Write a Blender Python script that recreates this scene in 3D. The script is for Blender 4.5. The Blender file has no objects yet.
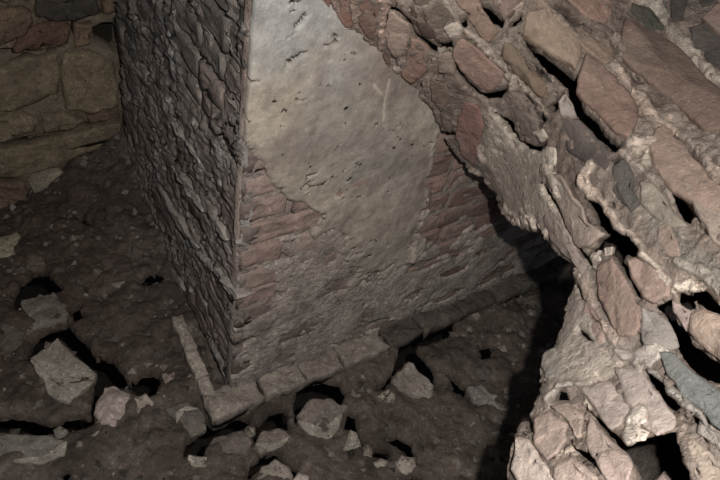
import bpy, math, random
import numpy as np
from mathutils import Vector, Matrix
random.seed(7); np.random.seed(7)
sc = bpy.context.scene; COL = sc.collection

# ------------------------------------------------------------------ camera
F = 600.0; CAM = np.array([0, 0, 1.45])
def camdir(px, py): return np.stack([(np.asarray(px, float)-360)/F, -(np.asarray(py, float)-240)/F, -np.ones_like(np.asarray(px, float))], -1)
_d = camdir(200, 940); UP = -_d/np.linalg.norm(_d)
FW = np.array([0, 0, -1.0]); FW = FW-UP*FW.dot(UP); FW /= np.linalg.norm(FW)
RT = np.cross(FW, UP); R = np.array([RT, FW, UP])        # camera axes -> world
cd = bpy.data.cameras.new('camera'); cam = bpy.data.objects.new('camera', cd); COL.objects.link(cam)
cd.sensor_width = 36; cd.lens = 36*F/720; cd.clip_start = 0.02
M = Matrix([list(R[i]) for i in range(3)]).to_4x4(); M.translation = Vector(CAM); cam.matrix_world = M
sc.camera = cam
# ------------------------------------------------------------------ world, lamp, exposure
w = bpy.data.worlds.new('cellar_air'); sc.world = w; w.use_nodes = True
w.node_tree.nodes['Background'].inputs[0].default_value = (0.75, 0.78, 0.9, 1)
w.node_tree.nodes['Background'].inputs[1].default_value = 0.07
def lamp(name, off, power, size, color):
    l = bpy.data.lights.new(name, 'POINT'); l.energy = power; l.shadow_soft_size = size; l.color = color
    o = bpy.data.objects.new(name, l); COL.objects.link(o)
    o.location = Vector(CAM+R@np.array(off)); return o
lamp('hand_torch', (0.11, 0.09, 0.04), 71.0, 0.012, (1.0, 0.935, 0.875))
vs = sc.view_settings; vs.view_transform = 'Standard'; vs.look = 'None'; vs.gamma = 1; vs.use_curve_mapping = False
vs.exposure = 0.0

# ------------------------------------------------------------------ maths helpers
def ray(px, py):
    d = camdir(px, py)@R.T
    return d/np.linalg.norm(d, axis=-1, keepdims=True)
def proj(P):
    q = (np.asarray(P)-CAM)@R
    z = np.minimum(q[..., 2], -1e-4)
    return 360-F*q[..., 0]/z, 240+F*q[..., 1]/z
def hit(px, py, p, n):
    d = ray(px, py); t = np.dot(p-CAM, n)/(d@n); return CAM+d*t[..., None]
def _h(i, j, k, s):
    n = (i*374761393+j*668265263+k*2147483647+s*1274126177) & 0xffffffff
    n = ((n ^ (n >> 13))*1274126177) & 0xffffffff
    return ((n ^ (n >> 16)) & 0xffff)/65535.0*2-1
def vnoise(P, seed=0):
    P = np.asarray(P, float); I = np.floor(P).astype(np.int64); f = P-I; f = f*f*(3-2*f)
    r = 0
    for a in (0, 1):
        for b in (0, 1):
            for c in (0, 1):
                wgt = (f[..., 0] if a else 1-f[..., 0])*(f[..., 1] if b else 1-f[..., 1])*(f[..., 2] if c else 1-f[..., 2])
                r = r+wgt*_h(I[..., 0]+a, I[..., 1]+b, I[..., 2]+c, seed)
    return r
def fbm(P, scale, octv=4, seed=0, gain=0.5):
    r = 0; a = 1; t = 0
    for o in range(octv):
        r = r+a*vnoise(np.asarray(P)/scale*(2.03**o)+o*7.7, seed+o); t += a; a *= gain
    return r/t
def lumps(P, cell, seed=0):      # rounded pebbly lumps, 0..1 (one minus the distance to the nearest cell point)
    Q = np.asarray(P)/cell; I = np.floor(Q).astype(np.int64); best = np.full(Q.shape[:-1], 9.0)
    for a in (-1, 0, 1):
        for b in (-1, 0, 1):
            for c in (-1, 0, 1):
                J = I+np.array([a, b, c])
                o = np.stack([_h(J[..., 0], J[..., 1], J[..., 2], seed+k)*.5+.5 for k in range(3)], -1)
                best = np.minimum(best, np.sum((J+o-Q)**2, -1))
    return 1-np.sqrt(best)
def seg_dist(x, y, pts, closed=True):
    best = np.full(np.shape(x), 1e9); n = len(pts)
    for i in range(n if closed else n-1):
        ax, ay = pts[i]; bx, by = pts[(i+1) % n]; dx, dy = bx-ax, by-ay
        t = np.clip(((x-ax)*dx+(y-ay)*dy)/(dx*dx+dy*dy+1e-9), 0, 1)
        best = np.minimum(best, np.hypot(x-ax-t*dx, y-ay-t*dy))
    return best
def sdist(x, y, pts):            # signed distance, positive inside
    x = np.asarray(x, float); y = np.asarray(y, float); ins = np.zeros(x.shape, bool); n = len(pts)
    out = np.full(x.shape, -99.0)
    xs = [p[0] for p in pts]; ys = [p[1] for p in pts]
    m = (x > min(xs)-25) & (x < max(xs)+25) & (y > min(ys)-25) & (y < max(ys)+25)
    if not m.any(): return out
    xx = x[m]; yy = y[m]; ii = np.zeros(xx.shape, bool)
    for i in range(n):
        ax, ay = pts[i]; bx, by = pts[(i+1) % n]
        if ay != by: ii ^= ((ay > yy) != (by > yy)) & (xx < (bx-ax)*(yy-ay)/(by-ay)+ax)
    d = seg_dist(xx, yy, pts); out[m] = np.where(ii, d, -d); return out
def sm(x, a, b): t = np.clip((x-a)/(b-a), 0, 1); return t*t*(3-2*t)
def lin(c):
    c = np.asarray(c, float)/255; g_ = c.mean(-1, keepdims=True); c = g_+(c-g_)*.72
    return np.where(c < .04045, c/12.92, ((c+.055)/1.055)**2.4)

# ------------------------------------------------------------------ materials
def clay(name, attr=None, gain=1.0, bump=0.35, bscale=70, mott=0.45, rough=0.92, tint=(0.35, 0.3, 0.27), fine=260, fleck=.8):
    m = bpy.data.materials.new(name); m.use_nodes = True; nt = m.node_tree; N = nt.nodes; L = nt.links
    b = N['Principled BSDF']; b.inputs['Roughness'].default_value = rough; b.inputs['Specular IOR Level'].default_value = 0.25
    tc = N.new('ShaderNodeTexCoord'); oi = N.new('ShaderNodeObjectInfo')
    ad = N.new('ShaderNodeVectorMath'); ad.operation = 'ADD'
    sc_ = N.new('ShaderNodeVectorMath'); sc_.operation = 'SCALE'; cm = N.new('ShaderNodeCombineXYZ')
    for i in range(3): L.new(oi.outputs['Random'], cm.inputs[i])
    L.new(cm.outputs[0], sc_.inputs[0]); sc_.inputs['Scale'].default_value = 13
    L.new(tc.outputs['Object'], ad.inputs[0]); L.new(sc_.outputs[0], ad.inputs[1])
    def noise(s, d=5, r=.6):
        n = N.new('ShaderNodeTexNoise'); n.inputs['Scale'].default_value = s; n.inputs['Detail'].default_value = d
        n.inputs['Roughness'].default_value = r; L.new(ad.outputs[0], n.inputs['Vector']); return n
    if attr: at = N.new('ShaderNodeAttribute'); at.attribute_name = attr; base = at.outputs['Color']
    else: base = oi.outputs['Color']
    def mul(src, fac, lo, hi):
        r = N.new('ShaderNodeMapRange'); r.inputs[1].default_value = .3; r.inputs[2].default_value = .7
        r.inputs[3].default_value = lo; r.inputs[4].default_value = hi; L.new(fac, r.inputs[0])
        x = N.new('ShaderNodeVectorMath'); x.operation = 'SCALE'; L.new(src, x.inputs[0]); L.new(r.outputs[0], x.inputs['Scale']); return x.outputs[0]
    n1 = noise(14); n2 = noise(48, 6, .65); n3 = noise(5, 3)
    c = mul(base, n1.outputs[0], (1-mott)*gain, (1+mott)*gain); c = mul(c, n2.outputs[0], 1-mott*.6, 1+mott*.6)
    ns = noise(fine*.38, 4, .7); nd = noise(fine*.25, 4, .7)       # pale lime flecks and dark grit
    def ramp(src, fac, a, b_, lo, hi):
        q = N.new('ShaderNodeMapRange'); q.inputs[1].default_value = a; q.inputs[2].default_value = b_; q.inputs[3].default_value = lo; q.inputs[4].default_value = hi; L.new(fac, q.inputs[0])
        x = N.new('ShaderNodeVectorMath'); x.operation = 'SCALE'; L.new(src, x.inputs[0]); L.new(q.outputs[0], x.inputs['Scale']); return x.outputs[0]
    c = ramp(c, ns.outputs[0], .56, .66, 1, 1+fleck); c = ramp(c, nd.outputs[0], .44, .34, 1, 1-fleck*.55)
    mx = N.new('ShaderNodeMix'); mx.data_type = 'RGBA'; mx.blend_type = 'MIX'
    r = N.new('ShaderNodeMapRange'); r.inputs[1].default_value = .45; r.inputs[2].default_value = .75; r.inputs[3].default_value = 0; r.inputs[4].default_value = .45
    L.new(n3.outputs[0], r.inputs[0]); L.new(r.outputs[0], mx.inputs[0]); L.new(c, mx.inputs[6]); mx.inputs[7].default_value = (*[t*gain for t in tint], 1)
    L.new(mx.outputs[2], b.inputs['Base Color'])
    nb = noise(bscale, 6, .62); nf = noise(fine, 3, .6)
    b1 = N.new('ShaderNodeBump'); b1.inputs['Strength'].default_value = bump; b1.inputs['Distance'].default_value = .022; L.new(nb.outputs[0], b1.inputs['Height'])
    b2 = N.new('ShaderNodeBump'); b2.inputs['Strength'].default_value = bump*.7; b2.inputs['Distance'].default_value = .007
    L.new(nf.outputs[0], b2.inputs['Height']); L.new(b1.outputs[0], b2.inputs['Normal']); L.new(b2.outputs[0], b.inputs['Normal'])
    return m
M_BRICK = clay('old_fired_brick', None, 1, .4, 60, .22, tint=(.26, .22, .19), fleck=.4)
M_RUBBLE = clay('dusty_rubble', None, 1, .55, 50, .3, tint=(.12, .10, .085))
M_MORTAR = clay('crumbling_lime_mortar', 'Col', 1, .6, 75, .28, tint=(.3, .27, .24))
M_PLASTER = clay('lime_plaster', 'Col', 1, .3, 34, .28, tint=(.2, .19, .18), fleck=.25)
M_SOIL = clay('damp_earth', 'Col', 1, .6, 60, .35, tint=(.06, .05, .042))
M_DARK = clay('hollow_shade_dark', None, 1, .3, 30, .3, tint=(.02, .016, .013))  # near-black colour that puts shade into the hollows of floor and stone wall

# ------------------------------------------------------------------ mesh helpers
def link(name, me, mat, parent=None, loc=None, color=None, kind=None, label=None, cat=None, group=None):
    me.materials.append(mat) if len(me.materials) == 0 else None
    o = bpy.data.objects.new(name, me); COL.objects.link(o)
    if loc is not None: o.location = loc
    if parent: o.parent = parent
    if color is not None: o.color = (*color, 1)
    for k, v in (('kind', kind), ('label', label), ('category', cat), ('group', group)):
        if v: o[k] = v
    return o
def make_mesh(name, V, Fc, smooth=True, colr=None):
    me = bpy.data.meshes.new(name); V = np.asarray(V, float); Fc = np.asarray(Fc, np.int32)
    k = Fc.shape[1]; me.vertices.add(len(V)); me.vertices.foreach_set('co', V.ravel())
    me.loops.add(Fc.size); me.loops.foreach_set('vertex_index', Fc.ravel())
    me.polygons.add(len(Fc)); me.polygons.foreach_set('loop_start', np.arange(0, Fc.size, k, dtype=np.int32))
    me.update(calc_edges=True)
    me.polygons.foreach_set('use_smooth', np.full(len(Fc), smooth))
    if colr is not None:
        a = me.color_attributes.new('Col', 'FLOAT_COLOR', 'POINT')
        a.data.foreach_set('color', np.concatenate([colr, np.ones((len(V), 1))], 1).ravel())
    me.validate(); return me
def sheet(name, P, Nn, keep, skirt, colr, mat, flip=False, sdf=None, **kw):   # a displaced surface with holes; the rim gets real thickness
    h, wd = P.shape[:2]
    if sdf is not None:                      # slide the rim vertices onto the outline of the hole
        gi, gj = np.gradient(np.clip(sdf, -40, 40)); g2 = gi*gi+gj*gj+1e-6
        gm = np.sqrt(g2); near = (sdf > 0) & (sdf/gm < 1.7)
        II, JJ = np.meshgrid(np.arange(h), np.arange(wd), indexing='ij')
        si = np.clip(II+np.where(near, np.clip(-sdf*gi/g2, -1.1, 1.1), 0), 0, h-1.001); sj = np.clip(JJ+np.where(near, np.clip(-sdf*gj/g2, -1.1, 1.1), 0), 0, wd-1.001)
        i0 = si.astype(int); j0 = sj.astype(int); fi = (si-i0)[..., None]; fj = (sj-j0)[..., None]
        P = (P[i0, j0]*(1-fi)+P[i0+1, j0]*fi)*(1-fj)+(P[i0, j0+1]*(1-fi)+P[i0+1, j0+1]*fi)*fj
    idx = np.arange(h*wd).reshape(h, wd)
    k = keep[:-1, :-1] & keep[1:, :-1] & keep[:-1, 1:] & keep[1:, 1:]
    q = np.stack([idx[:-1, :-1][k], idx[:-1, 1:][k], idx[1:, 1:][k], idx[1:, :-1][k]], 1)
    if flip: q = q[:, ::-1]
    E = np.concatenate([q[:, [i, (i+1) % 4]] for i in range(4)]); n = h*wd
    code = E[:, 0].astype(np.int64)*n+E[:, 1]; rev = E[:, 1].astype(np.int64)*n+E[:, 0]
    B = E[~np.isin(code, rev)]
    V = P.reshape(-1, 3); NN = Nn.reshape(-1, 3); C = colr.reshape(-1, 3)
    bi = np.unique(B); m = np.full(n, -1); m[bi] = np.arange(len(bi))+n
    V2 = V[bi]-NN[bi]*skirt
    S = np.stack([B[:, 1], B[:, 0], m[B[:, 0]], m[B[:, 1]]], 1)
    V = np.concatenate([V, V2]); C = np.concatenate([C, C[bi]]); q = np.concatenate([q, S])
    used = np.unique(q); rm = np.full(len(V), -1); rm[used] = np.arange(len(used))
    me = make_mesh(name, V[used], rm[q], True, C[used]); return link(name, me, mat, **kw)
def block(name, ring, nrm, raise_, depth, mat, color, parent=None, rough=.003, bevel=.005, dome=.0, n=22, **kw):
    """a rough brick or stone: its seen face follows the ring of 3-D points, with worn edges and a body going back by depth"""
    ring = np.asarray(ring, float); nrm = nrm/np.linalg.norm(nrm)
    nx = np.roll(ring, -1, 0); ln = np.linalg.norm(nx-ring, axis=1); tot = ln.sum(); pts = []
    for i in range(len(ring)):
        k = max(1, int(round(ln[i]/tot*n)))
        for j in range(k): pts.append(ring[i]+(nx[i]-ring[i])*j/k)
    P = np.array(pts); c = P.mean(0); sz = np.linalg.norm(P-c, axis=1).mean(); m = len(P)
    rough = min(rough, sz*.13)
    sd = random.random()*100
    def jit(Q, a, s=.03): return Q+np.stack([fbm(Q+sd+7*k, s, 3) for k in range(3)], -1)*a
    P = jit(P, rough*1.6, .025); be = min(bevel*.7, sz*.2); rough = min(rough, sz*.13)
    vec = c-P; L = np.linalg.norm(vec, axis=1, keepdims=True); u = vec/L
    rings = [P+u*sz*.12-nrm*depth, P-nrm*depth*.35, P+nrm*(raise_-be*1.1), P+u*be+nrm*(raise_-be*.12), P+u*be*1.7+nrm*raise_]
    for t, hgt in ((.35, 1), (.68, 1)):
        Q = P+vec*t; Q = Q+nrm*(raise_+dome*(t)) + nrm*(fbm(Q+sd, .04, 3)*rough*2.2)[:, None]
        rings.append(Q)
    V = np.concatenate(rings+[[c+nrm*(raise_+dome)], [c-nrm*depth]])
    f = []
    for r in range(len(rings)-1):
        for i in range(m):
            a = r*m+i; b = r*m+(i+1) % m; f += [(a, b, b+m), (a, b+m, a+m)]
    t0 = (len(rings)-1)*m
    for i in range(m):
        f.append((t0+i, t0+(i+1) % m, len(V)-2)); f.append(((i+1) % m, i, len(V)-1))
    a2 = np.cross(P-c, np.roll(P, -1, 0)-c).sum(0)
    f = np.array(f); f = f[:, ::-1] if a2@nrm < 0 else f
    me = make_mesh(name, V-c, f); 
    return link(name, me, mat, parent=parent, loc=Vector(c), color=color, **kw)

# ------------------------------------------------------------------ the standing brick pier: two planes meeting at a corner
z0 = 0.0
K = hit(231, 388, np.zeros(3), np.array([0, 0, 1.]))
aR, aL = math.radians(41.5), math.radians(127.5)
dR = np.array([math.cos(aR), math.sin(aR), 0]); nR = np.array([dR[1], -dR[0], 0])
dL = np.array([math.cos(aL), math.sin(aL), 0]); nL = np.array([-dL[1], dL[0], 0])
Z = np.array([0, 0, 1.])
def vcol(shape, c): return np.broadcast_to(lin(c), shape+(3,)).copy()
def paint(C, m, c): C[:] = C*(1-m[..., None])+np.asarray(c)*m[..., None]
LEFT_LEN = 1.15
pier = bpy.data.objects.new('brick_pier', None); COL.objects.link(pier); pier.location = Vector(K)
pier['label'] = 'tall square brick pier with plastered right face and rough dark left face'; pier['category'] = 'pier'
pier_inv = Matrix.Translation(-Vector(K))
def under_pier(o): o.matrix_parent_inverse = pier_inv; return o

# core of the pier: lime mortar bedding seen in the joints
GP = 0.30      # albedo gains of the surfaces (the photograph's tones divided by the light that falls there)
def face_grid(L, H, st):
    s = np.arange(-0.002, L, st); z = np.arange(-.03, H, st); S, ZZ = np.meshgrid(s, z); return S, ZZ
S, ZZ = face_grid(1.75, 1.42, .006)
P = K+S[..., None]*dR+ZZ[..., None]*Z
d = fbm(P, .04, 5, 3)*.011-.0035
px, py = proj(P)
C = vcol(S.shape, (150, 135, 124)); paint(C, sm(fbm(P, .12, 3, 5), -.1, .5), lin((120, 102, 92)))
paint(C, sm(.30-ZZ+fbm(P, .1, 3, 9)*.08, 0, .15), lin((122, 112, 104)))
P = P+nR*d[..., None]
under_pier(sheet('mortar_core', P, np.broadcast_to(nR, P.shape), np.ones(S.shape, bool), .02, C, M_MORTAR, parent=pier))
S, ZZ = face_grid(LEFT_LEN, 1.42, .006)
P = K+S[..., None]*dL+ZZ[..., None]*Z
AN = np.array([1, 1, 3.0]); lm = lumps(P*AN, .06, 4); d = fbm(P, .11, 3, 13)*.014+lm*.016-.014+lumps(P*AN, .035, 6)*.012+fbm(P*AN, .03, 3, 16)*.006+np.where(S < .02, -.002, 0)
C = vcol(S.shape, (124, 113, 107)); paint(C, sm(fbm(P, .07, 3, 15), 0, .4), lin((152, 147, 142))); paint(C, sm(fbm(P*AN, .04, 3, 17), .3, .6)*.8, lin((190, 184, 176)))
P = P+nL*d[..., None]
pit = np.maximum(fbm(P*AN, .075, 3, 18)-.36+.10*sm(.5-ZZ, 0, .5), -.5); pit = np.where(S < .015, -.1, pit)*60
under_pier(sheet('rubble_core', P, np.broadcast_to(nL, P.shape), pit < 0, .02, C, M_MORTAR, flip=True, parent=pier, sdf=-pit))

# plaster left on the right face
PLASTER = [(236, -60), (240, 4), (238, 40), (240, 80), (238, 120), (244, 146), (262, 160), (270, 182), (300, 200), (322, 212), (318, 228), (340, 232), (336, 250), (352, 262), (356, 280),
           (372, 275), (395, 268), (408, 262), (418, 262), (424, 240), (420, 225), (428, 200), (424, 182), (430, 160), (434, 140), (440, 128), (470, 110), (480, 40), (460, -60)]
S, ZZ = face_grid(1.0, 1.42, .004)
P0 = K+S[..., None]*dR+ZZ[..., None]*Z; px, py = proj(P0)
sdp = sdist(px, py, PLASTER)+fbm(P0*np.array([1, 1, 1.8]), .05, 5, 21)*(7+20*sm(py, 190, 240))
chip = [(284, 58), (300, 48), (303, 50), (290, 60), (283, 63)]
chip2 = [(292, 20), (300, 10), (304, 14), (296, 24), (290, 32)]
sdp = np.where(sdist(px, py, chip) > 0, -1, sdp); sdp = np.where(sdist(px, py, chip2) > 0, -1, sdp)
d = .009+fbm(P0, .16, 4, 22)*.010+fbm(P0, .03, 3, 24)*.0025+sm(sdp, 0, 6)*.004
scr = np.minimum(seg_dist(px, py, [(385, 76), (381, 95), (379, 116)], False), seg_dist(px, py, [(369, 81), (380, 93)], False))
C = vcol(S.shape, (156, 145, 130))
paint(C, sm(fbm(P0, .13, 4, 25), -.05, .45)*.7, lin((132, 118, 108)))
paint(C, sm(95-py+fbm(P0, .09, 4, 26)*60, 0, 70)*sm(385-px, 0, 70)*.85, lin((144, 147, 146)))
paint(C, sm(-sdist(px, py, [(300, 80), (420, 90), (425, 210), (300, 190)])*-1+fbm(P0, .06, 3, 27)*30, 0, 30)*.5, lin((150, 144, 134)))
paint(C, sm(1.8-scr, 0, 1.2)*.7, lin((190, 178, 160)))
lip = sm(4-seg_dist(px, py, [(434, 130), (429, 165), (423, 200), (416, 232), (410, 262)], False)+fbm(P0, .02, 3, 19)*3, 0, 3); paint(C, lip*.6, lin((180, 166, 150))); d = d+lip*.004
d = d-sm(1.8-scr, 0, 1.5)*.0015
sdp = np.minimum(sdp, (.56-fbm(P0*np.array([1, 1, 2]), .035, 3, 39))*40)
keep = sdp > 0
under_pier(sheet('plaster', P0+nR*d[..., None], np.broadcast_to(nR, P0.shape), keep, .014, C, M_PLASTER, parent=pier, sdf=sdp))

SMEAR = [(262, 262), (300, 236), (340, 230), (420, 262), (440, 250), (500, 226), (556, 236), (560, 262), (470, 296), (380, 334), (300, 366), (238, 386), (236, 350), (262, 300)]
S, ZZ = face_grid(1.7, .62, .005); P0 = K+S[..., None]*dR+ZZ[..., None]*Z; px, py = proj(P0)
sds = np.minimum(sdist(px, py, SMEAR), 16)+fbm(P0*np.array([1, 1, 2.4]), .10, 5, 28)*42-4
C = vcol(S.shape, (164, 153, 142)); paint(C, sm(fbm(P0, .06, 3, 29), -.1, .4), lin((134, 121, 112))); paint(C, sm(fbm(P0, .02, 3, 30), .2, .6)*.7, lin((176, 164, 152)))
d = .0045+fbm(P0, .05, 4, 32)*.006+sm(sds, 0, 8)*.003
under_pier(sheet('mortar_smear', P0+nR*d[..., None], np.broadcast_to(nR, P0.shape), sds > 0, .012, C, M_MORTAR, parent=pier, sdf=sds))
# courses of bricks on the right face
def rect_ring(o, du, dv, u0, u1, v0, v1): return [o+du*u+dv*v for u, v in ((u0, v0), (u1, v0), (u1, v1), (u0, v1))]
CH = .068; ncourse = 21
def mixc(a, b, t): return lin(np.array(a)*(1-t)+np.array(b)*t)
for r in range(ncourse):
    zb = -.02+r*CH+random.uniform(-.003, .003); s = 0.0; first = True
    while s < 1.72:
        L = random.choice((.11, .2, .24))+random.uniform(-.02, .02)
        if first and r % 2: L = .12
        first = False
        u0, u1 = s+.004, s+L-.008; s += L
        mid = K+dR*(u0+u1)/2+Z*(zb+CH/2); mx, my = proj(mid)
        cs = [proj(K+dR*u+Z*(zb+v)) for u in (u0, (u0+u1)/2, u1) for v in (.01, CH-.01)]
        if all(sdist(np.array([c[0]]), np.array([c[1]]), PLASTER)[0] > 1 for c in cs): continue
        if my < -140: continue
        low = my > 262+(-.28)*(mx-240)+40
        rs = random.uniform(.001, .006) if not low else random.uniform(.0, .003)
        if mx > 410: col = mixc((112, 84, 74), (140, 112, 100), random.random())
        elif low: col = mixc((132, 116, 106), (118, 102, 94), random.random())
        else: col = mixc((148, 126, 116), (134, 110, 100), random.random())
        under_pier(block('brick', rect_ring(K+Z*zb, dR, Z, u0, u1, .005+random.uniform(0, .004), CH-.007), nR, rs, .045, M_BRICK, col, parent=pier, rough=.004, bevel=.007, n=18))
# courses on the left face, ragged and partly robbed out
for r in range(ncourse):
    zb = -.02+r*CH+random.uniform(-.004, .004); s = -.002
    while s < LEFT_LEN-.05:
        L = random.choice((.14, .2, .24, .12))+random.uniform(-.015, .015)
        u0, u1 = s+.005, min(s+L-.008, LEFT_LEN-.005); s += L
        if random.random() < .12 and u0 > .05: continue
        mx, my = proj(K+dL*(u0+u1)/2+Z*(zb+.03))
        if my < -140: continue
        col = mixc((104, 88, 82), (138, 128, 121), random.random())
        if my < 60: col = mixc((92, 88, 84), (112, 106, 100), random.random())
        rs = random.uniform(-.002, .010) if u0 > .03 else 0.0
        j = lambda: random.uniform(-.006, .006)
        ring = [K+Z*zb+dL*u+Z*v for u, v in ((u0+j(), .006+j()), (u1+j(), .006+j()), (u1+j(), CH-.008+j()), (u0+j(), CH-.008+j()))] if u0 > .03 else rect_ring(K+Z*zb, dL, Z, u0-.005, u1, .006, CH-.007)
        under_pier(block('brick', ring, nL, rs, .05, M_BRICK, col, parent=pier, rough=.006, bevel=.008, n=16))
# smears of squeezed-out mortar lying along the courses of the left face
def slab(name, pxpts, p, nn, raise_, depth, col, mat=M_BRICK, parent=None, **kw):
    ring = [hit(x, y, p, nn) for x, y in pxpts]; return block(name, ring, nn, raise_, depth, mat, col, parent=parent, **kw)
def strip(pts, wd):
    a = []; b = []
    for i, (x, y) in enumerate(pts):
        x0, y0 = pts[max(i-1, 0)]; x1, y1 = pts[min(i+1, len(pts)-1)]; L = math.hypot(x1-x0, y1-y0)
        w_ = wd*(.35 if i in (0, len(pts)-1) else 1)/2; nx, ny = -(y1-y0)/L*w_, (x1-x0)/L*w_
        a.append((x+nx, y+ny)); b.append((x-nx, y-ny))
    return a+b[::-1]
for pts, wd in (([(174, 164), (185, 177), (196, 194), (207, 211)], 5), ([(160, 184), (171, 205), (185, 228), (200, 249)], 5), ([(160, 254), (170, 266), (180, 279), (187, 290)], 5),
                ([(213, 214), (220, 224), (229, 240)], 5), ([(219, 268), (229, 283), (241, 297)], 7), ([(148, 214), (155, 225), (161, 236)], 4), ([(176, 120), (190, 140), (203, 163)], 3),
                ([(200, 250), (209, 262), (217, 270)], 4), ([(130, 60), (140, 72), (152, 84)], 4)):
    under_pier(slab('mortar_smear', strip(pts, wd), K, nL, .012, .03, lin((156, 148, 140)), parent=pier, rough=.007, bevel=.003, n=34))

# footing: a course of bricks laid proud of the pier, kept as one part with its bricks under it
ft = bpy.data.objects.new('footing', None); COL.objects.link(ft); ft.location = Vector(K); ft.parent = pier; under_pier(ft)
ft['label'] = 'projecting brick footing course at the foot of the pier'
gnd = np.array([0, 0, -.055])
FO = hit(213, 419, np.zeros(3), Z)       # the outer corner of the footing
def under_ft(o): o.parent = ft; o.matrix_parent_inverse = Matrix.Translation(-Vector(K)); return o
wR = abs(np.dot(FO-K, nR)); wL = abs(np.dot(FO-K, nL)); print('footing widths', wR, wL)
FC = K+nR*wR+nL*wL
FC = FO
s = 0.0; i = 0
dip = lambda s_: 0.0
while s < 1.55:
    L = random.uniform(.12, .22); a = FO+dR*s; b = FO+dR*(s+L-.008)
    c2 = b-nR*(wR+.02); d2 = a-nR*(wR+.02)
    col = mixc((156, 146, 132), (132, 120, 110), random.random()) if s < .55 else mixc((96, 88, 80), (84, 76, 70), random.random())  # bricks further along painted darker, the shadow there put into their colour
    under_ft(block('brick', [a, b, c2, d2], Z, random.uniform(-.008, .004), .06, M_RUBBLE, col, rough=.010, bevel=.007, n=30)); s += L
s = 0.0
while s < .36:
    L = random.uniform(.1, .16); a = FO+dL*s; b = FO+dL*(s+L-.006); wd = .035
    under_ft(block('brick', [a, b, b-nL*wd, a-nL*wd], Z, random.uniform(-.004, .004), .06, M_RUBBLE, mixc((176, 164, 150), (150, 138, 126), random.random()), rough=.009, bevel=.006, n=24)); s += L

# ------------------------------------------------------------------ the floor of the pit: earth with cavities
WL = hit(125, 150, K, nL); WL[2] = 0        # where the far wall meets the pier's left face
aW = math.radians(41.5); dW = np.array([math.cos(aW), math.sin(aW), 0]); nW = np.array([dW[1], -dW[0], 0])
for q in ((0, 225), (60, 165), (60, 200), (0, 215), (120, 130)): print('wall z', q, hit(*q, WL, nW).round(2))
def gz(X, Y):
    P = np.stack([X, Y, np.zeros_like(X)], -1)
    z = -.055+fbm(P, .22, 3, 31)*.022+fbm(P, .06, 3, 33)*.009
    dw = (P-WL)@nW; dl = (P-K)@nL
    z = z+np.clip(.16-.62*dl, -.14, .18)*np.exp(-np.clip(dw, 0, 9)/.24)
    return z
def ghit(px, py, off=0.0):
    px = float(px); py = float(py); z = -.05
    for _ in range(12):
        p = hit(px, py, np.array([0, 0, z+off]), Z); z = .5*z+.5*float(gz(np.array(p[0]), np.array(p[1])))
    return hit(px, py, np.array([0, 0, z+off]), Z)
CAV = [
 [(400,335),(415,325),(455,317),(456,329),(437,340),(418,345),(427,357),(436,370),(434,385),(420,377),(407,359),(393,377),(386,387),(377,388),(387,378),(398,357)],
 [(294,402),(296,388),(305,380),(325,377),(341,380),(346,392),(343,404),(330,399),(312,399),(302,405),(296,420)],
 [(253,440),(257,422),(270,410),(285,406),(289,413),(289,430),(278,426),(265,429),(257,440)],
 [(183,455),(187,440),(200,431),(203,416),(213,426),(240,414),(250,420),(240,429),(213,439),(205,445),(203,456),(193,452)],
 [(247,476),(252,462),(262,452),(275,449),(283,456),(290,464),(305,470),(312,480),(300,480),(285,472),(270,461),(258,469),(250,477)],
 [(344,427),(349,408),(357,413),(362,442),(353,430)],
 [(386,436),(400,434),(413,441),(419,462),(410,456),(398,446)],
 [(371,453),(378,446),(389,448),(392,459),(380,455)],
 [(447,368),(455,374),(469,384),(466,396),(455,388)],
 [(479,343),(492,344),(495,354),(483,358)],
 [(470,398),(478,392),(486,398),(480,406)],
 [(13,304),(14,287),(28,274),(42,267),(53,274),(61,288),(45,293),(28,300),(18,307)],
 [(26,357),(31,340),(40,331),(55,324),(66,320),(77,331),(89,344),(97,357),(97,372),(86,364),(75,351),(62,338),(50,342),(38,353),(30,360)],
 [(92,392),(96,370),(100,353),(112,356),(123,369),(128,385),(115,386),(103,388),(98,400),(94,416),(90,410)],
 [(-10,412),(30,415),(50,421),(65,414),(92,415),(94,421),(75,429),(55,431),(25,433),(-10,430)],
 [(130,385),(140,371),(152,369),(161,378),(156,392),(140,395)],
 [(137,281),(145,272),(160,269),(168,275),(150,283)],
 [(68,308),(78,304),(86,313),(75,318)],
 [(58,472),(66,466),(72,472),(66,480)],
 [(82,214),(92,222),(86,222),(78,216)],
 [(410,470),(420,474),(422,486),(414,482)],
]
xs = np.arange(-1.7, 1.5, .0065); ys = np.arange(.1, 2.75, .0065); X, Y = np.meshgrid(xs, ys)
Zg = gz(X, Y); P = np.stack([X, Y, Zg], -1)
Zg = Zg+lumps(P, .11, 35)*.030-.012+lumps(P, .05, 36)*.018+lumps(P, .022, 34)*.007+fbm(P, .02, 3, 37)*.005
P[..., 2] = Zg; px, py = proj(P); sd = np.full(X.shape, -99.)
for c in CAV: sd = np.maximum(sd, sdist(px, py, c))
sdn = sd+fbm(P, .03, 3, 38)*3
P[..., 2] -= sm(sdn, -4, 1)*.015
C = vcol(X.shape, (98, 86, 77)); paint(C, sm(fbm(P, .15, 4, 40), -.1, .5), lin((74, 64, 56)))
paint(C, sm(fbm(P, .04, 3, 41), .25, .6)*.7, lin((130, 120, 108)))
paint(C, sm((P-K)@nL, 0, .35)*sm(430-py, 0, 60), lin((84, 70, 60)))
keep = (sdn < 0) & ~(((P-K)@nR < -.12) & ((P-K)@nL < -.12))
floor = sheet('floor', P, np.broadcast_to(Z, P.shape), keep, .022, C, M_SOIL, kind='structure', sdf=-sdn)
floor['label'] = 'dark damp earth floor of the pit with black hollows'
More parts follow.
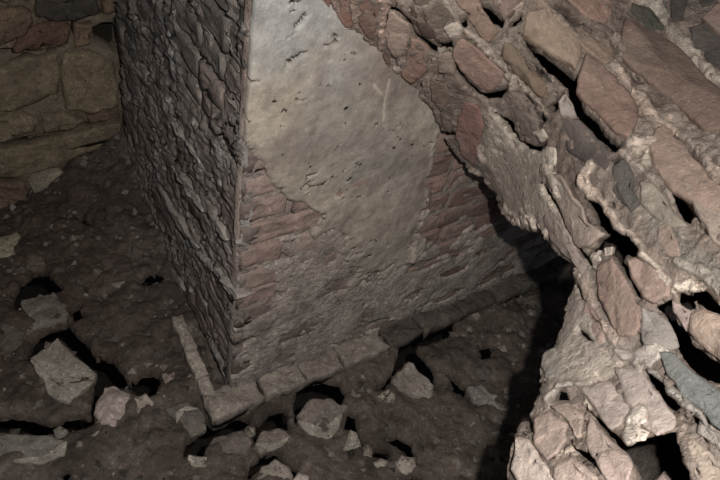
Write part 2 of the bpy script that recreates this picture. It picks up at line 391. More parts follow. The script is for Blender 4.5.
me = make_mesh('floor_light_shield', [(-3, -1.5, -.8), (3, -1.5, -.8), (3, 4, -.8), (-3, 4, -.8)], [(0, 1, 2, 3)]); link('floor_light_shield', me, M_DARK, parent=floor, color=(.02, .016, .013))  # added dark plane under the floor: blocks world light, keeps the hollows black

# ------------------------------------------------------------------ far stone wall on the left
s_ = np.arange(-1.5, .25, .008); z_ = np.arange(-.4, 1.6, .008); S, ZZ = np.meshgrid(s_, z_)
P = WL+S[..., None]*dW+ZZ[..., None]*Z; px, py = proj(P)
HOLE = [(93,42),(95,30),(105,24),(117,27),(124,40),(122,58),(108,51),(97,47)]
sdh = sdist(px, py, HOLE)
for g_ in ([(-14,52),(12,50),(40,53),(62,49),(40,57),(10,61),(-14,67)], [(-14,147),(30,138),(70,128),(105,120),(122,118),(96,127),(60,137),(20,150),(-14,154)], [(86,131),(110,126),(122,129),(100,139)], [(74,20),(78,24),(74,46),(70,44)], [(-14,180),(20,180),(30,186),(10,186)]):
    sdh = np.maximum(sdh, sdist(px, py, g_))
sdh = sdh+fbm(P, .04, 3, 51)*2
d = fbm(P, .1, 4, 52)*.02-.02
C = vcol(S.shape, (118, 104, 82)); paint(C, sm(fbm(P, .1, 3, 53), 0, .5), lin((104, 90, 70)))
wl = sheet('wall_left', P+nW*d[..., None], np.broadcast_to(nW, P.shape), sdh < 0, .12, C, M_MORTAR, kind='structure', sdf=-sdh)
wl['label'] = 'ochre stone wall in shade behind the pier'
me = make_mesh('backing', [WL+nW*-.16+dW*a+Z*b for a, b in ((-1.6, -.5), (.5, -.5), (.5, 1.7), (-1.6, 1.7))], [(0, 1, 2, 3)]); link('backing', me, M_DARK, parent=wl, color=(.02, .016, .013))  # added dark sheet, so the holes in this wall look like black shade
O1, O2, O3 = (132, 116, 90), (136, 120, 94), (120, 98, 76)
STONES = [
 ([(-12,8),(26,6),(34,22),(26,34),(0,46),(-12,48)], O3), ([(34,-4),(97,-4),(100,12),(85,18),(55,20),(38,15)], (70, 64, 58)),
 ([(22,30),(40,24),(66,22),(72,30),(68,44),(40,50),(12,52)], (108, 78, 62)), ([(75,24),(92,24),(91,45),(76,48)], O3),
 ([(-12,74),(20,58),(58,53),(62,75),(58,92),(25,108),(-12,114)], O1), ([(64,54),(92,52),(112,62),(119,85),(119,108),(90,114),(66,110),(63,80)], O2),
 ([(-12,118),(22,113),(38,120),(36,131),(0,143),(-12,144)], O2), ([(42,117),(62,113),(76,118),(84,120),(70,131),(44,132)], O1),
 ([(-12,150),(30,145),(70,134),(98,126),(120,122),(122,140),(90,150),(60,165),(20,176),(-12,180)], O1),
 ([(-12,184),(25,182),(34,198),(10,210),(-12,212)], O3), ([(86,116),(119,111),(121,119),(90,124)], O3),
 ([(-12,-40),(30,-42),(32,0),(-12,4)], O1), ([(36,-42),(96,-44),(100,-8),(38,-8)], O2), ([(100,-40),(120,-42),(122,10),(103,14)], O3),
 ([(-60,-30),(-16,-34),(-16,30),(-60,40)], O2), ([(-60,46),(-16,36),(-16,100),(-60,110)], O1), ([(-60,118),(-16,108),(-16,170),(-60,180)], O3),
]
for poly, c in STONES:
    slab('stone', poly, WL, nW, random.uniform(.0, .014), .08, lin(c), mat=M_RUBBLE, parent=wl, rough=.010, bevel=.014, n=30)
slab('stone', [(30,186),(28,180),(58,167),(62,168),(50,178),(36,193)], WL, nW, .035, .06, lin((150, 140, 118)), mat=M_RUBBLE, parent=wl, rough=.006, n=20)

# ------------------------------------------------------------------ broken wall on the right, coming towards us
CTRL = [((330,-10),1.025),((385,45),1.16),((432,115),1.37),((463,165),1.50),((490,190),1.50),((510,215),1.40),((545,238),1.20),((572,275),1.08),((540,365),1.0),((505,480),.86),((500,640),.80),
        ((440,0),1.05),((500,60),1.16),((560,120),1.12),((560,190),1.12),((640,20),1.20),((720,0),1.20),((720,120),1.02),((720,240),.84),((720,360),.78),((720,480),.64),((600,300),.97),((620,430),.79),
        ((600,480),.74),((850,-100),1.2),((900,200),.72),((900,600),.5),((600,640),.68),((600,-120),1.15),((380,-120),.88)]
_c = np.array([c[0] for c in CTRL], float)/100; _w = 1/np.array([c[1] for c in CTRL])
def _k(r): return np.where(r > 1e-9, r*r*np.log(r+1e-12), 0)
_n = len(_c); A = np.zeros((_n+3, _n+3)); A[:_n, :_n] = _k(np.linalg.norm(_c[:, None]-_c[None], axis=2))+np.eye(_n)*.02
A[:_n, _n] = 1; A[:_n, _n+1:] = _c; A[_n:, :_n] = A[:_n, _n:].T
_s = np.linalg.solve(A, np.concatenate([_w, np.zeros(3)]))
def wpt(px, py):
    q = np.stack([np.asarray(px, float), np.asarray(py, float)], -1)/100
    r = np.zeros(q.shape[:-1])
    for i in range(_n): r = r+_s[i]*_k(np.linalg.norm(q-_c[i], axis=-1))
    iw = r+_s[_n]+q@_s[_n+1:]
    return CAM+(camdir(px, py)/iw[..., None])@R.T
WF = CAM-wpt(600., 260.); WF /= np.linalg.norm(WF)      # the way the broken face looks out into the pit
def wnr(px, py):
    a = wpt(np.asarray(px)+4, py)-wpt(np.asarray(px)-4, py); b = wpt(px, np.asarray(py)+4)-wpt(px, np.asarray(py)-4)
    n = np.cross(b, a); n /= np.linalg.norm(n, axis=-1, keepdims=True)
    n = n*np.sign((n*WF).sum(-1, keepdims=True))*.3+WF; return n/np.linalg.norm(n, axis=-1, keepdims=True)
EDGE = [(270,-130),(290,-60),(300,-8),(312,8),(330,17),(345,29),(357,38),(372,48),(384,58),(398,76),(412,88),(426,104),(438,126),(446,142),(456,158),(470,170),(482,178),(494,196),(500,212),(512,226),(524,230),(537,228),(544,236),(552,250),(562,259),(573,264),(574,280),(567,300),(562,318),(556,335),(545,356),(538,368),(538,395),(530,412),(518,424),(512,445),(507,465),(504,490),(500,640),(920,640),(920,-130)]
GAPS = [
 [(383,22),(386,4),(394,3),(396,8),(388,13),(386,22)], [(396,7),(410,20),(413,30),(428,40),(443,50),(450,50),(440,54),(428,47),(411,34),(409,24),(397,12)],
 [(472,-2),(484,2),(496,10),(504,20),(502,27),(491,21),(478,9)], [(509,22),(522,11),(523,18),(515,24)],
 [(450,54),(456,66),(468,81),(482,93),(497,90),(507,87),(500,97),(487,99),(473,91),(458,75),(449,62)], [(459,20),(465,17),(468,25),(462,28)], [(436,42),(450,40),(453,46),(440,49)],
 [(520,33),(533,43),(545,51),(560,61),(575,71),(584,78),(582,98),(574,94),(560,80),(545,67),(534,55)], [(556,0),(575,17),(584,23),(573,21),(556,6)],
 [(569,72),(573,90),(584,104),(598,118),(611,136),(622,142),(616,151),(600,141),(585,126),(572,108),(567,92)],
 [(657,121),(664,121),(680,133),(696,149),(706,166),(698,163),(682,148),(668,131)],
 [(669,185),(681,190),(691,202),(699,215),(693,216),(691,224),(684,219),(677,205)],
 [(584,198),(598,203),(607,217),(614,232),(605,233),(596,224),(592,212)],
 [(588,251),(600,238),(612,230),(628,236),(640,251),(636,257),(625,255),(623,262),(631,273),(638,286),(641,300),(636,296),(630,282),(620,266),(612,253),(600,250),(592,253)],
 [(574,240),(582,250),(593,263),(594,269),(586,263),(576,250)], [(543,184),(550,190),(560,207),(572,233),(569,232),(556,209),(546,193)],
 [(636,264),(643,267),(653,279),(644,277)],
 [(656,306),(671,300),(673,312),(678,324),(688,332),(695,346),(709,356),(730,370),(730,388),(708,380),(694,371),(681,354),(673,338),(667,317)],
 [(694,293),(707,289),(720,304),(730,313),(730,323),(715,313),(700,305)], [(681,293),(693,296),(696,309),(688,311),(680,302)],
 [(644,368),(652,374),(663,384),(666,395),(675,401),(681,408),(675,413),(667,405),(657,392),(649,381)], [(690,412),(704,424),(730,447),(726,449),(700,429)],
 [(587,409),(601,421),(614,434),(628,446),(650,439),(675,433),(679,448),(683,462),(690,473),(690,490),(659,490),(640,484),(634,470),(622,458),(612,442),(598,425)],
 [(569,442),(580,451),(595,457),(598,466),(585,465),(575,456)], [(558,391),(565,392),(567,401),(554,400)], [(521,414),(528,420),(534,431),(528,435),(522,425)],
 [(496,113),(510,121),(520,139),(532,145),(544,142),(540,151),(525,149),(513,136),(504,125)], [(546,112),(552,100),(560,92),(566,88),(562,98),(554,112)], [(534,62),(546,72),(552,82),(545,78),(535,70)],
 [(536,115),(543,112),(545,120),(538,124)], [(700,22),(712,10),(725,-2),(725,14),(712,20)], [(612,160),(618,154),(627,158),(615,166)], [(606,250),(612,252),(608,256)],
 [(692,448),(700,452),(712,462),(722,474),(714,472),(702,464),(694,456)], [(580,330),(588,336),(592,341),(586,340),(578,334)], [(577,286),(582,292),(585,302),(581,299)], [(624,392),(630,397),(632,405),(626,402)],
 [(547,160),(553,168),(560,180),(557,176)], [(455,134),(445,136),(435,136),(443,132)], [(618,60),(626,66),(640,80),(634,78),(620,66)], [(684,52),(700,72),(722,96),(716,94),(698,78),(684,60)],
 [(641,272),(652,283),(660,292),(655,291),(644,281)], [(540,432),(548,440),(552,448),(545,443)], [(512,458),(520,464),(526,472),(519,469)], [(696,398),(690,388),(682,378),(690,384)],
]
RIDGES = [([(446,4),(462,27),(480,42),(495,57),(510,75),(524,86),(538,100)], 6, (176,158,142)), ([(535,-4),(552,12),(566,26),(578,38)], 5, (150,130,115)), ([(500,-2),(503,12),(514,10),(522,4)], 4, (165,145,130)),
 ([(612,68),(630,86),(645,104),(658,119),(680,136),(702,156),(722,184)], 9, (172,150,134)), ([(630,142),(638,150),(650,140),(646,160)], 9, (185,168,150)), ([(612,142),(628,158),(645,172),(662,186),(672,198)], 6, (165,148,134)),
 ([(672,32),(690,52),(705,68),(722,88),(740,104)], 13, (165,152,138)), ([(583,182),(598,200),(612,216),(628,236),(640,251),(655,264)], 12, (200,178,160)), ([(640,250),(652,262),(664,282)], 9, (190,172,155)),
 ([(590,166),(585,176),(584,186)], 12, (190,170,152)), ([(575,272),(590,300),(606,326),(614,338)], 9, (180,158,142)), ([(640,355),(655,349),(664,352),(650,362)], 12, (190,178,168)), ([(618,352),(632,356),(640,368)], 9, (180,168,158)),
 ([(640,412),(634,424),(628,440)], 16, (205,192,178)), ([(650,372),(662,380),(676,396),(694,410),(716,438)], 7, (165,158,150)), ([(677,288),(690,286),(702,292)], 8, (205,190,172)), ([(640,-8),(652,4),(664,20)], 12, (160,152,140)),
 ([(662,-4),(672,30)], 4, (140,134,124)), ([(384,-4),(384,20),(380,48)], 7, (165,138,124)), ([(333,-6),(336,10),(348,32)], 6, (150,122,110)), ([(356,-6),(355,24),(370,44)], 5, (150,125,112)), ([(393,68),(398,72)], 6, (180,165,150)),
 ([(503,212),(514,222),(530,222),(540,232)], 10, (208,190,174)), ([(545,398),(560,386),(580,384)], 4, (180,170,160)), ([(555,455),(572,448),(580,456)], 6, (200,182,165)), ([(546,170),(552,178),(556,196)], 8, (170,156,142)),  # first ridge, along the lip: bright highlight painted in as a paler colour
 ([(578,384),(586,398),(589,410)], 4, (190,175,160)), ([(444,150),(462,170),(484,182)], 4, (185,160,150)), ([(478,148),(482,160),(478,168)], 5, (200,178,165)), ([(512,88),(528,92),(545,112)], 7, (150,135,120)),
 ([(620,130),(640,140)], 5, (180,160,145)), ([(600,250),(590,262),(596,268)], 5, (210,195,180)), ([(606,68),(616,66),(622,50),(616,36)], 7, (150,132,118)), ([(680,262),(700,270),(720,290)], 10, (150,142,130))]
gx = np.arange(262, 925, 1.5); gy = np.arange(-134, 640, 1.5); PX, PY = np.meshgrid(gx, gy)
P = wpt(PX, PY); Nn = wnr(PX, PY)
sde = sdist(PX, PY, EDGE); sde = np.where(sde == -99, -99, sde); sde = np.where((PX > 600) & (sde < -30), 99, sde)
jag = fbm(P, .022, 4, 61)
ins = (sde+jag*4 > 0)
gap = np.full(PX.shape, -99.)
for g_ in GAPS: gap = np.maximum(gap, sdist(PX, PY, g_))
gap = gap+fbm(P, .012, 3, 62)*2.0
C = vcol(PX.shape, (132, 116, 104)); paint(C, sm(fbm(P, .06, 4, 63), -.1, .4)*.8, lin((102, 88, 78)))
SMOOTH = [(484,100),(500,110),(516,136),(545,150),(560,175),(575,230),(592,268),(586,300),(600,340),(612,372),(582,384),(545,380),(560,330),(574,280),(560,256),(538,226),(505,212),(486,176),(482,150)]
smo = sm(sdist(PX, PY, SMOOTH)+fbm(P, .03, 3, 64)*8, -4, 8)
paint(C, smo, lin((176, 163, 148)))
crk = np.abs(fbm(P*np.array([1, 1, 1.6]), .075, 4, 70)); crm = sm(fbm(P, .10, 2, 71), -.15, .15)*(1-.6*smo); paint(C, sm(sdist(PX, PY, [(560,262),(592,270),(600,330),(640,350),(650,378),(600,378),(560,340),(568,300)]), -6, 8)*.8, lin((162, 148, 136)))
paint(C, sm(sdist(PX, PY, [(640,180),(660,190),(690,240),(730,270),(730,300),(690,270),(650,240)]), -6, 8)*.9, lin((128, 122, 112)))
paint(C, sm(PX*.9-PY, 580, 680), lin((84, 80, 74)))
hgt = -.003+fbm(P, .045, 4, 65)*.010*(1-.88*smo)+(lumps(P, .022, 66)-.3)*.012*(1-.95*smo)+smo*.008
for pts, wd, c in RIDGES:
    t = sm(wd*.5+fbm(P, .02, 4, 67)*6-seg_dist(PX, PY, pts, False), -1.5, 2); hgt = hgt+t*.011; paint(C, t*.9, lin(c))
hgt = hgt-sm(.045-crk, 0, .035)*crm*.022
edge_up = sm(sde, 0, 14)
hgt = hgt-(1-edge_up)*.010-sm(gap, -3, 1)*.012
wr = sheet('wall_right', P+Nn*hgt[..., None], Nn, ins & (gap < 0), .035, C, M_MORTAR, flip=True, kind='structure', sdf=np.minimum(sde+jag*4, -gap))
wr['label'] = 'broken brick wall in the right foreground with diagonal courses and gaping joints'
# rubble behind that wall's face, coloured near black to put shade in the gaps
gx2 = np.arange(262, 925, 12.0); gy2 = np.arange(-134, 640, 12.0); QX, QY = np.meshgrid(gx2, gy2)
Pb = wpt(QX, QY); Nb = wnr(QX, QY); sdb = sdist(QX, QY, EDGE); sdb = np.where((QX > 600) & (sdb < -30), 99, sdb)
dep = .12+.12*sm(sdb, 10, 60)
Pb = Pb-Nb*dep[..., None]+Nb*(fbm(Pb, .08, 3, 68)*.02)[..., None]
wb = sheet('rubble_shade_backing', Pb, Nb, sdb > 14, .02, vcol(QX.shape, (30, 22, 18)), M_MORTAR, flip=True, parent=wr)
T, U, G = (160, 138, 124), (176, 156, 142), (124, 108, 96)
RB = [
 ([(309,-12),(330,-12),(331,13),(322,11),(314,6)], (128,92,80), 3), ([(339,-12),(354,-12),(354,14),(351,27),(345,27),(339,17)], (132,96,82), 4), ([(361,-12),(381,-10),(379,20),(373,41),(366,37),(359,25)], (112,80,68), 4),
 ([(390,12),(395,11),(408,22),(410,30),(405,50),(402,54),(394,57),(388,47),(386,35),(386,24)], (160,136,122), 9), ([(411,37),(420,41),(429,49),(426,62),(425,72),(412,84),(401,77),(405,61),(409,48)], (138,106,92), 3),
 ([(436,56),(448,52),(455,57),(455,75),(440,73)], (140,122,108), 4), ([(383,52),(389,60),(390,70),(382,60)], (105,78,68), 2), ([(400,-4),(412,3),(428,20),(440,38),(438,43),(424,36),(410,19)], (78,62,54), 0),
 ([(408,-12),(440,-12),(454,10),(450,22),(442,34),(426,18),(414,3)], (104,92,80), 4), ([(447,-12),(470,-12),(490,20),(499,32),(491,43),(486,42),(466,18)], (130,104,90), 6), ([(486,-12),(520,-12),(521,4),(511,16),(504,20),(498,8)], (122,98,88), 5),
 ([(463,38),(476,46),(492,60),(504,72),(502,84),(490,92),(480,89),(468,77),(454,60),(452,50),(457,42)], (142,112,100), 9), ([(445,28),(452,23),(458,22),(462,28),(460,37),(450,38)], (185,172,158), 10),
 ([(503,40),(512,43),(522,53),(533,66),(545,82),(550,100),(540,97),(524,82),(512,72),(500,56)], (112,94,76), 1), ([(523,28),(529,12),(545,6),(560,17),(574,31),(582,42),(581,56),(575,70),(560,60),(545,50),(531,42),(523,36)], (142,122,103), 8),
 ([(562,-12),(611,-12),(613,14),(611,21),(600,24),(590,21),(577,11),(565,0)], (140,110,96), 5), ([(576,28),(592,33),(611,40),(615,52),(613,63),(606,65),(590,55),(577,45)], (132,112,96), 5),
 ([(625,18),(632,19),(645,29),(660,36),(680,48),(700,71),(728,98),(738,110),(732,128),(706,132),(682,112),(665,97),(650,84),(633,70),(619,57),(621,38)], (118,96,84), 7),
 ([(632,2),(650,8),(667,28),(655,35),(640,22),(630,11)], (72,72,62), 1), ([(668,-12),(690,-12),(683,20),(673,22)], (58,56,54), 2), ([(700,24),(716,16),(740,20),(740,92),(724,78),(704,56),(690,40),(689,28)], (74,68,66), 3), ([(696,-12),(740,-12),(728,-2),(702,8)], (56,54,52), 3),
 ([(585,53),(600,62),(615,78),(632,98),(639,110),(636,127),(628,139),(615,134),(600,117),(586,104),(576,92),(579,75)], (134,106,93), 9), ([(560,118),(577,119),(592,131),(605,145),(613,158),(605,172),(585,163),(567,150),(559,135)], (78,70,68), 0),
 ([(558,102),(565,93),(573,105),(577,116),(561,117)], (158,146,138), 5), ([(660,124),(668,130),(684,147),(700,165),(712,180),(738,200),(738,224),(714,214),(690,201),(673,191),(653,168),(651,146),(654,130)], (148,124,110), 7),
 ([(614,166),(624,158),(633,174),(634,190),(641,205),(632,213),(618,200),(610,188)], (88,84,80), 2), ([(638,182),(652,184),(674,208),(686,228),(674,230),(652,216),(640,204)], (134,126,112), 3), ([(682,180),(706,198),(738,222),(738,266),(714,244),(700,216),(688,198)], (150,134,120), 7),
 ([(658,225),(668,223),(678,240),(679,262),(668,258),(656,241)], (134,114,102), 2), ([(548,172),(562,174),(575,196),(584,208),(589,227),(605,235),(590,247),(580,249),(569,234),(560,208),(549,190)], (158,138,126), 8),
 ([(546,207),(558,214),(571,236),(581,257),(590,272),(590,284),(576,268),(562,254),(550,240),(544,224)], (156,138,130), 3), ([(598,266),(612,257),(621,270),(631,288),(640,306),(641,325),(634,335),(620,336),(612,324),(601,300),(595,281)], (146,120,108), 7),
 ([(626,259),(640,254),(655,262),(670,280),(668,297),(655,305),(643,299),(631,279)], (150,126,114), 6), ([(691,313),(705,307),(720,315),(738,328),(738,372),(712,354),(698,344),(689,330)], (152,130,114), 8),
 ([(673,301),(680,305),(692,312),(688,325),(686,332),(679,322),(674,312)], (150,130,124), 4), ([(643,306),(657,312),(668,325),(679,345),(666,350),(645,346),(640,330)], (142,136,130), 2), ([(657,352),(673,353),(692,372),(707,384),(740,402),(740,446),(714,426),(696,406),(681,396),(667,376)], (116,120,118), 5),
 ([(616,366),(640,368),(654,388),(667,405),(677,418),(672,429),(656,435),(646,431),(640,418),(626,402),(620,388)], (150,136,128), 6), ([(581,384),(610,382),(624,395),(631,409),(621,426),(612,429),(601,418),(590,404)], (142,128,120), 6),
 ([(589,414),(598,424),(612,443),(634,467),(632,476),(628,490),(612,490),(598,466),(586,442)], (158,138,128), 8), ([(534,417),(550,412),(568,424),(568,440),(557,454),(546,461),(533,443)], (164,142,130), 6),
 ([(550,406),(566,402),(584,414),(584,436),(576,440),(569,424)], (150,130,118), 4), ([(557,463),(572,456),(586,468),(598,479),(604,494),(562,494),(552,476)], (166,146,134), 5), ([(517,436),(529,440),(545,465),(556,488),(525,494),(511,470)], (176,160,148), 3),
 ([(586,302),(598,316),(605,336),(600,344),(589,334),(581,316)], (154,128,118), 3), ([(458,116),(466,103),(478,107),(484,126),(480,146),(474,165),(463,157),(456,138)], (138,100,92), 5), ([(574,160),(590,169),(601,181),(588,188),(574,172)], (104,94,86), 2),
 ([(684,440),(694,440),(712,456),(738,480),(738,496),(708,490),(692,470)], (165,148,130), 2), ([(700,420),(720,436),(740,452),(740,468),(716,450),(698,432)], (150,142,132), 4), ([(512,108),(526,112),(540,128),(534,140),(522,134),(514,120)], (112,100,90), 1),
 ([(532,132),(544,128),(548,138),(541,143)], (176,164,150), 6), ([(546,146),(555,148),(556,164),(549,170),(545,156)], (180,168,154), 5), ([(642,428),(650,432),(646,440),(634,442),(636,430)], (210,196,180), 9), ([(632,412),(644,410),(648,422),(636,426)], (215,202,188), 10),
 ([(592,254),(600,252),(604,260),(596,264)], (205,192,178), 4), ([(604,248),(613,247),(612,255),(606,257)], (195,178,164), 3), ([(544,352),(556,346),(566,360),(560,376),(546,378),(540,366)], (138,132,122), 3), ([(604,300),(606,302),(604,304)], (150,130,120), 1),
 ([(540,90),(552,88),(556,100),(546,108),(538,100)], (98,86,76), 0), ([(430,78),(446,84),(452,98),(442,112),(432,100)], (118,100,88), 2), ([(440,112),(452,104),(455,116),(450,134),(443,128)], (104,92,82), 1),
]
RB = [r for r in RB if r[0][0] != (604, 300)]
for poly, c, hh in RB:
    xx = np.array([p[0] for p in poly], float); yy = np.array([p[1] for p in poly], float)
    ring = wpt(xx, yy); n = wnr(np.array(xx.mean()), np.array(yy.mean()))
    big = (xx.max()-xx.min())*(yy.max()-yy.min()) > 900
    block('brick', ring, n, hh*.0009+.0015, .045, M_BRICK, np.clip(lin(c)*(1.22 if yy.mean() > 372 and xx.mean() < 690 else 1), 0, .8), parent=wr, rough=.0035 if big else .003, bevel=.006 if big else .004, n=34 if big else 18)  # lower bricks painted paler, the stronger light there put into their colour
# the wall goes on past the frame in the same slanting courses
for k in range(46):
    cx = random.uniform(742, 905); cy = random.uniform(-110, 610)
    if k >= 30: cx, cy = random.uniform(330, 900), random.uniform(-115, -35)
    if k >= 40: cx, cy = random.uniform(540, 740), random.uniform(520, 610)
    a = math.radians(45+random.uniform(-8, 8)); l, t = random.uniform(28, 50), 15
    if k >= 40 or (k < 30 and cy > 300): a += .2
    poly = [(cx+math.cos(a)*u-math.sin(a)*v, cy+math.sin(a)*u+math.cos(a)*v) for u, v in ((-l, -t), (l, -t), (l, t), (-l, t))]
    xx = np.array([p[0] for p in poly]); yy = np.array([p[1] for p in poly])
    if cx < 740 and cy > 500 and min(xx) < 515: continue
    block('brick', wpt(xx, yy), wnr(np.array(cx), np.array(cy)), .008, .045, M_BRICK, lin((140+random.randint(-20, 15), 116, 104)), parent=wr, n=20)

# ------------------------------------------------------------------ loose bricks and stones on the floor
LOOSE = [
 ('brick_fragment', [(20,301),(54,291),(68,312),(65,320),(30,330)], (126,120,106), .03, 'grey brick end under the small black hollow at the left edge', 'brick'),
 ('broken_brick', [(30,359),(58,338),(80,358),(96,374),(92,383),(70,403),(62,398),(50,380)], (150,142,128), .045, 'large pale broken brick tilted in the hollow at lower left', 'brick'),
 ('brick_fragment', [(95,412),(103,387),(115,385),(131,394),(127,410),(115,427),(102,424)], (176,158,148), .045, 'pale pinkish brick lump, larger of the two bright pieces side by side', 'brick'),
 ('brick_fragment', [(132,399),(146,394),(153,401),(154,417),(140,421),(135,411)], (184,170,154), .035, 'small bright squarish brick piece right of the pinkish lump', 'brick'),
 ('stone_chip', [(157,393),(165,390),(172,400),(163,404)], (160,148,136), .02, 'tiny pale chip just left of the grey brick by the footing corner', 'stone'),
 ('stone_chip', [(161,374),(174,372),(177,381),(166,384)], (160,140,128), .02, 'small pinkish chip beside the left footing edge', 'stone'),
 ('brick_fragment', [(165,408),(188,399),(205,413),(207,429),(190,437),(181,427)], (110,104,94), .03, 'grey-brown brick lying against the outer corner of the footing', 'brick'),
 ('stone_chip', [(186,462),(188,455),(206,456),(207,469),(191,473)], (165,156,142), .02, 'pale chip below the black hollow at the footing corner', 'stone'),
 ('brick_fragment', [(207,449),(214,438),(240,429),(252,441),(245,453),(216,459)], (118,106,98), .03, 'brown brick end directly below the footing corner hollow', 'brick'),
 ('brick_fragment', [(254,446),(262,431),(280,427),(291,436),(279,448),(263,453)], (132,120,108), .03, 'brown brick end with crumbled pale edge, left of the six-sided brick', 'brick'),
 ('broken_brick', [(296,416),(309,399),(335,398),(345,406),(342,418),(330,441),(319,441),(301,424)], (124,112,104), .035, 'large six-sided broken brick in front of the black hollow under the pier', 'brick'),
 ('brick_fragment', [(343,451),(350,429),(358,433),(361,447),(354,450)], (168,158,144), .03, 'narrow pale brick sliver right of the six-sided brick', 'brick'),
 ('brick_fragment', [(251,482),(262,467),(275,459),(290,466),(294,482)], (160,148,134), .035, 'rough pale lump cut by the bottom edge of the photo', 'brick'),
 ('stone_chip', [(293,480),(298,472),(309,476),(309,484)], (205,192,178), .02, 'very bright small chip at the bottom edge', 'stone'),
 ('pointed_stone', [(391,381),(408,362),(435,385),(432,400),(415,396),(399,391)], (146,136,124), .045, 'pointed grey stone wedge beside the large black hollow', 'stone'),
 ('stone_chip', [(374,396),(390,388),(398,399),(391,410),(381,403)], (160,148,134), .02, 'pale crumbly stone just below left of the pointed wedge', 'stone'),
 ('stone_chip', [(373,463),(380,458),(388,461),(386,469),(376,469)], (180,168,154), .02, 'small round pale stone between the two lowest hollows', 'stone'),
 ('brick_fragment', [(395,463),(401,455),(413,457),(418,466),(406,476),(398,471)], (176,164,150), .03, 'bright crumbly piece beneath the rightmost lower hollow', 'brick'),
 ('stone_chip', [(361,449),(367,440),(373,446),(372,458),(363,458)], (128,118,106), .02, 'dull upright chip right of the narrow pale sliver', 'stone'),
 ('rubble_stone', [(467,388),(480,385),(498,397),(508,411),(491,411),(475,402)], (138,132,124), .03, 'long mottled stone near the shadow of the right wall', 'stone'),
 ('stone_chip', [(464,420),(472,416),(478,424),(470,431)], (134,126,118), .02, 'small grey chip below the long mottled stone', 'stone'),
 ('rubble_stone', [(474,368),(484,362),(496,372),(488,382),(477,378)], (92,86,80), .03, 'dark rounded stone above the long mottled stone', 'stone'),
 ('rubble_stone', [(440,352),(455,346),(468,356),(460,368),(446,364)], (84,76,70), .03, 'dark brown stone right of the large black hollow', 'stone'),
 ('rubble_stone', [(-14,436),(20,433),(50,434),(68,442),(62,458),(40,467),(10,464),(-14,470)], (128,124,112), .045, 'broad flat grey stone at the lower left corner', 'stone'),
 ('stone_chip', [(53,430),(60,426),(67,431),(65,438),(56,438)], (140,134,120), .02, 'little grey chip on the edge of the broad flat stone', 'stone'),
 ('brick_fragment', [(-14,240),(17,232),(21,238),(16,256),(-14,258)], (166,156,126), .035, 'yellowish cut brick at the left edge below the stone wall', 'brick'),
 ('stone_chip', [(99,284),(126,281),(119,288),(105,290)], (150,138,126), .018, 'thin pale sliver of stone midway up the left earth slope', 'stone'),
 ('stone_chip', [(73,237),(84,233),(95,236),(86,243)], (120,108,96), .02, 'dull brown chip above the thin pale sliver', 'stone'),
 ('stone_chip', [(95,446),(84,442),(80,448),(92,452)], (134,124,110), .018, 'flat pale chip below the pinkish brick lump', 'stone'),
 ('stone_chip', [(86,436),(100,430),(98,437),(88,443)], (140,130,114), .018, 'slanting pale chip just under the pinkish brick lump', 'stone'),
 ('rubble_stone', [(24,262),(32,252),(44,256),(46,268),(34,270),(26,268)], (108,94,82), .03, 'brown stone above the small hollow at the left edge', 'stone'),
 ('rubble_stone', [(100,262),(114,252),(130,258),(134,272),(118,280),(102,275)], (92,78,70), .035, 'rounded brown stone above the thin pale sliver on the slope', 'stone'),
 ('rubble_stone', [(66,190),(80,180),(100,184),(104,200),(84,208),(68,202)], (86,72,64), .04, 'earthy brown stone at the top of the slope below the wall', 'stone'),
 ('rubble_stone', [(104,206),(120,196),(136,206),(134,222),(116,226),(106,218)], (80,66,60), .04, 'dark brown stone between the slope top and the pier', 'stone'),
 ('rubble_stone', [(-10,330),(8,322),(24,332),(20,348),(0,354),(-12,346)], (96,90,78), .03, 'dull grey-brown stone at the left edge beside the large broken brick', 'stone'),
]
lo_map = {}
for nm, poly, c, h, lab, cat in LOOSE:
    base = np.array([ghit(x, y, 0.0) for x, y in poly]); tilt = np.array([random.uniform(-.12, .12), random.uniform(-.25, 0), 1.]); tilt /= np.linalg.norm(tilt)
    cen = base.mean(0); k = 1-h*.35
    ring = np.array([hit(x, y, cen+Z*h*.55, tilt) for x, y in poly])
    lo = block(nm, ring, tilt, .004, h*1.2+.02, M_RUBBLE, lin(c)*1.0, rough=.006, bevel=.008, dome=.004, n=30, label=lab, cat=cat)
    lo_map[poly[0]] = (lo, cen, tilt, h)
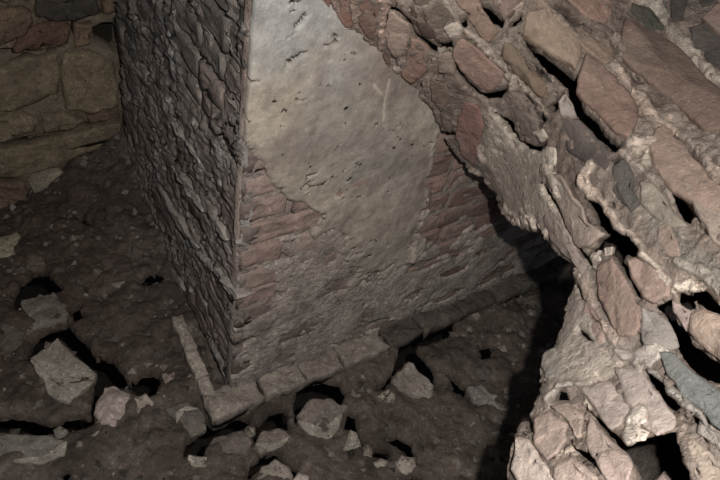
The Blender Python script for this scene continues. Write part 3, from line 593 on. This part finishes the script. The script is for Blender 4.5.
for key, line, wd in (((296,416), [(298,420),(306,429),(319,439),(330,439),(337,427),(343,414)], 5), ((30,359), [(32,363),(44,378),(56,397),(68,401),(92,382)], 7), ((254,446), [(256,445),(268,449),(280,445),(289,438)], 6), ((165,408), [(177,424),(178,414),(187,408),(198,410)], 3), ((-14,436), [(10,462),(40,463),(62,454),(66,442)], 6)):
    lo, cen, tilt, h = lo_map[key]; o = block('mortar_crust', [hit(x, y, cen+Z*h*.55, tilt) for x, y in strip(line, wd)], tilt, .010, .012, M_RUBBLE, lin((156, 148, 134)), parent=lo, rough=.006, bevel=.003, n=30, label='pale crust of old mortar along the lower edge')
    o.matrix_parent_inverse = Matrix.Translation(-lo.location)
# crumbs of brick, mortar and stone strewn over the earth: nobody could count them
V = []; Fs = []; Cc = []; rng = np.random.RandomState(5)
OCT = np.array([(1, 0, 0), (0, 1, 0), (-1, 0, 0), (0, -1, 0), (0, 0, 1), (0, 0, -1)], float); OF = np.array([(0, 1, 4), (1, 2, 4), (2, 3, 4), (3, 0, 4), (1, 0, 5), (2, 1, 5), (3, 2, 5), (0, 3, 5)])
pts = []
while len(pts) < 7500:
    x, y = rng.uniform(-1.6, 1.3), rng.uniform(.15, 2.4); p = np.array([x, y, 0])
    if (p-K)@nR < .0 and (p-K)@nL < .0: continue
    if (p-WL)@nW < 0: continue
    pts.append((x, y))
pts = np.array(pts); zz = gz(pts[:, 0], pts[:, 1]); P3 = np.concatenate([pts, zz[:, None]], 1); qx, qy = proj(P3); sdc = np.full(len(pts), -99.)
for c in CAV: sdc = np.maximum(sdc, sdist(qx, qy, c))
for i, p in enumerate(P3):
    if sdc[i] > -3: continue
    s = .003+.017*rng.rand()**3; q = OCT*s*rng.uniform(.5, 1.3, (6, 1)); a = rng.rand()*6.3; ca, sa = math.cos(a), math.sin(a)
    q = q@np.array([[ca, -sa, 0], [sa, ca, 0], [0, 0, 1.]]); n0 = len(V)*6
    V.append(q+p+Z*(s*.3+.006)); Fs.append(OF+n0); Cc.append(np.tile(lin(np.array((132, 122, 110))*rng.uniform(.4, 1.1)), (6, 1)))
me = make_mesh('crumbs', np.concatenate(V), np.concatenate(Fs), False, np.concatenate(Cc))
link('crumbs', me, M_MORTAR, kind='stuff', parent=floor)
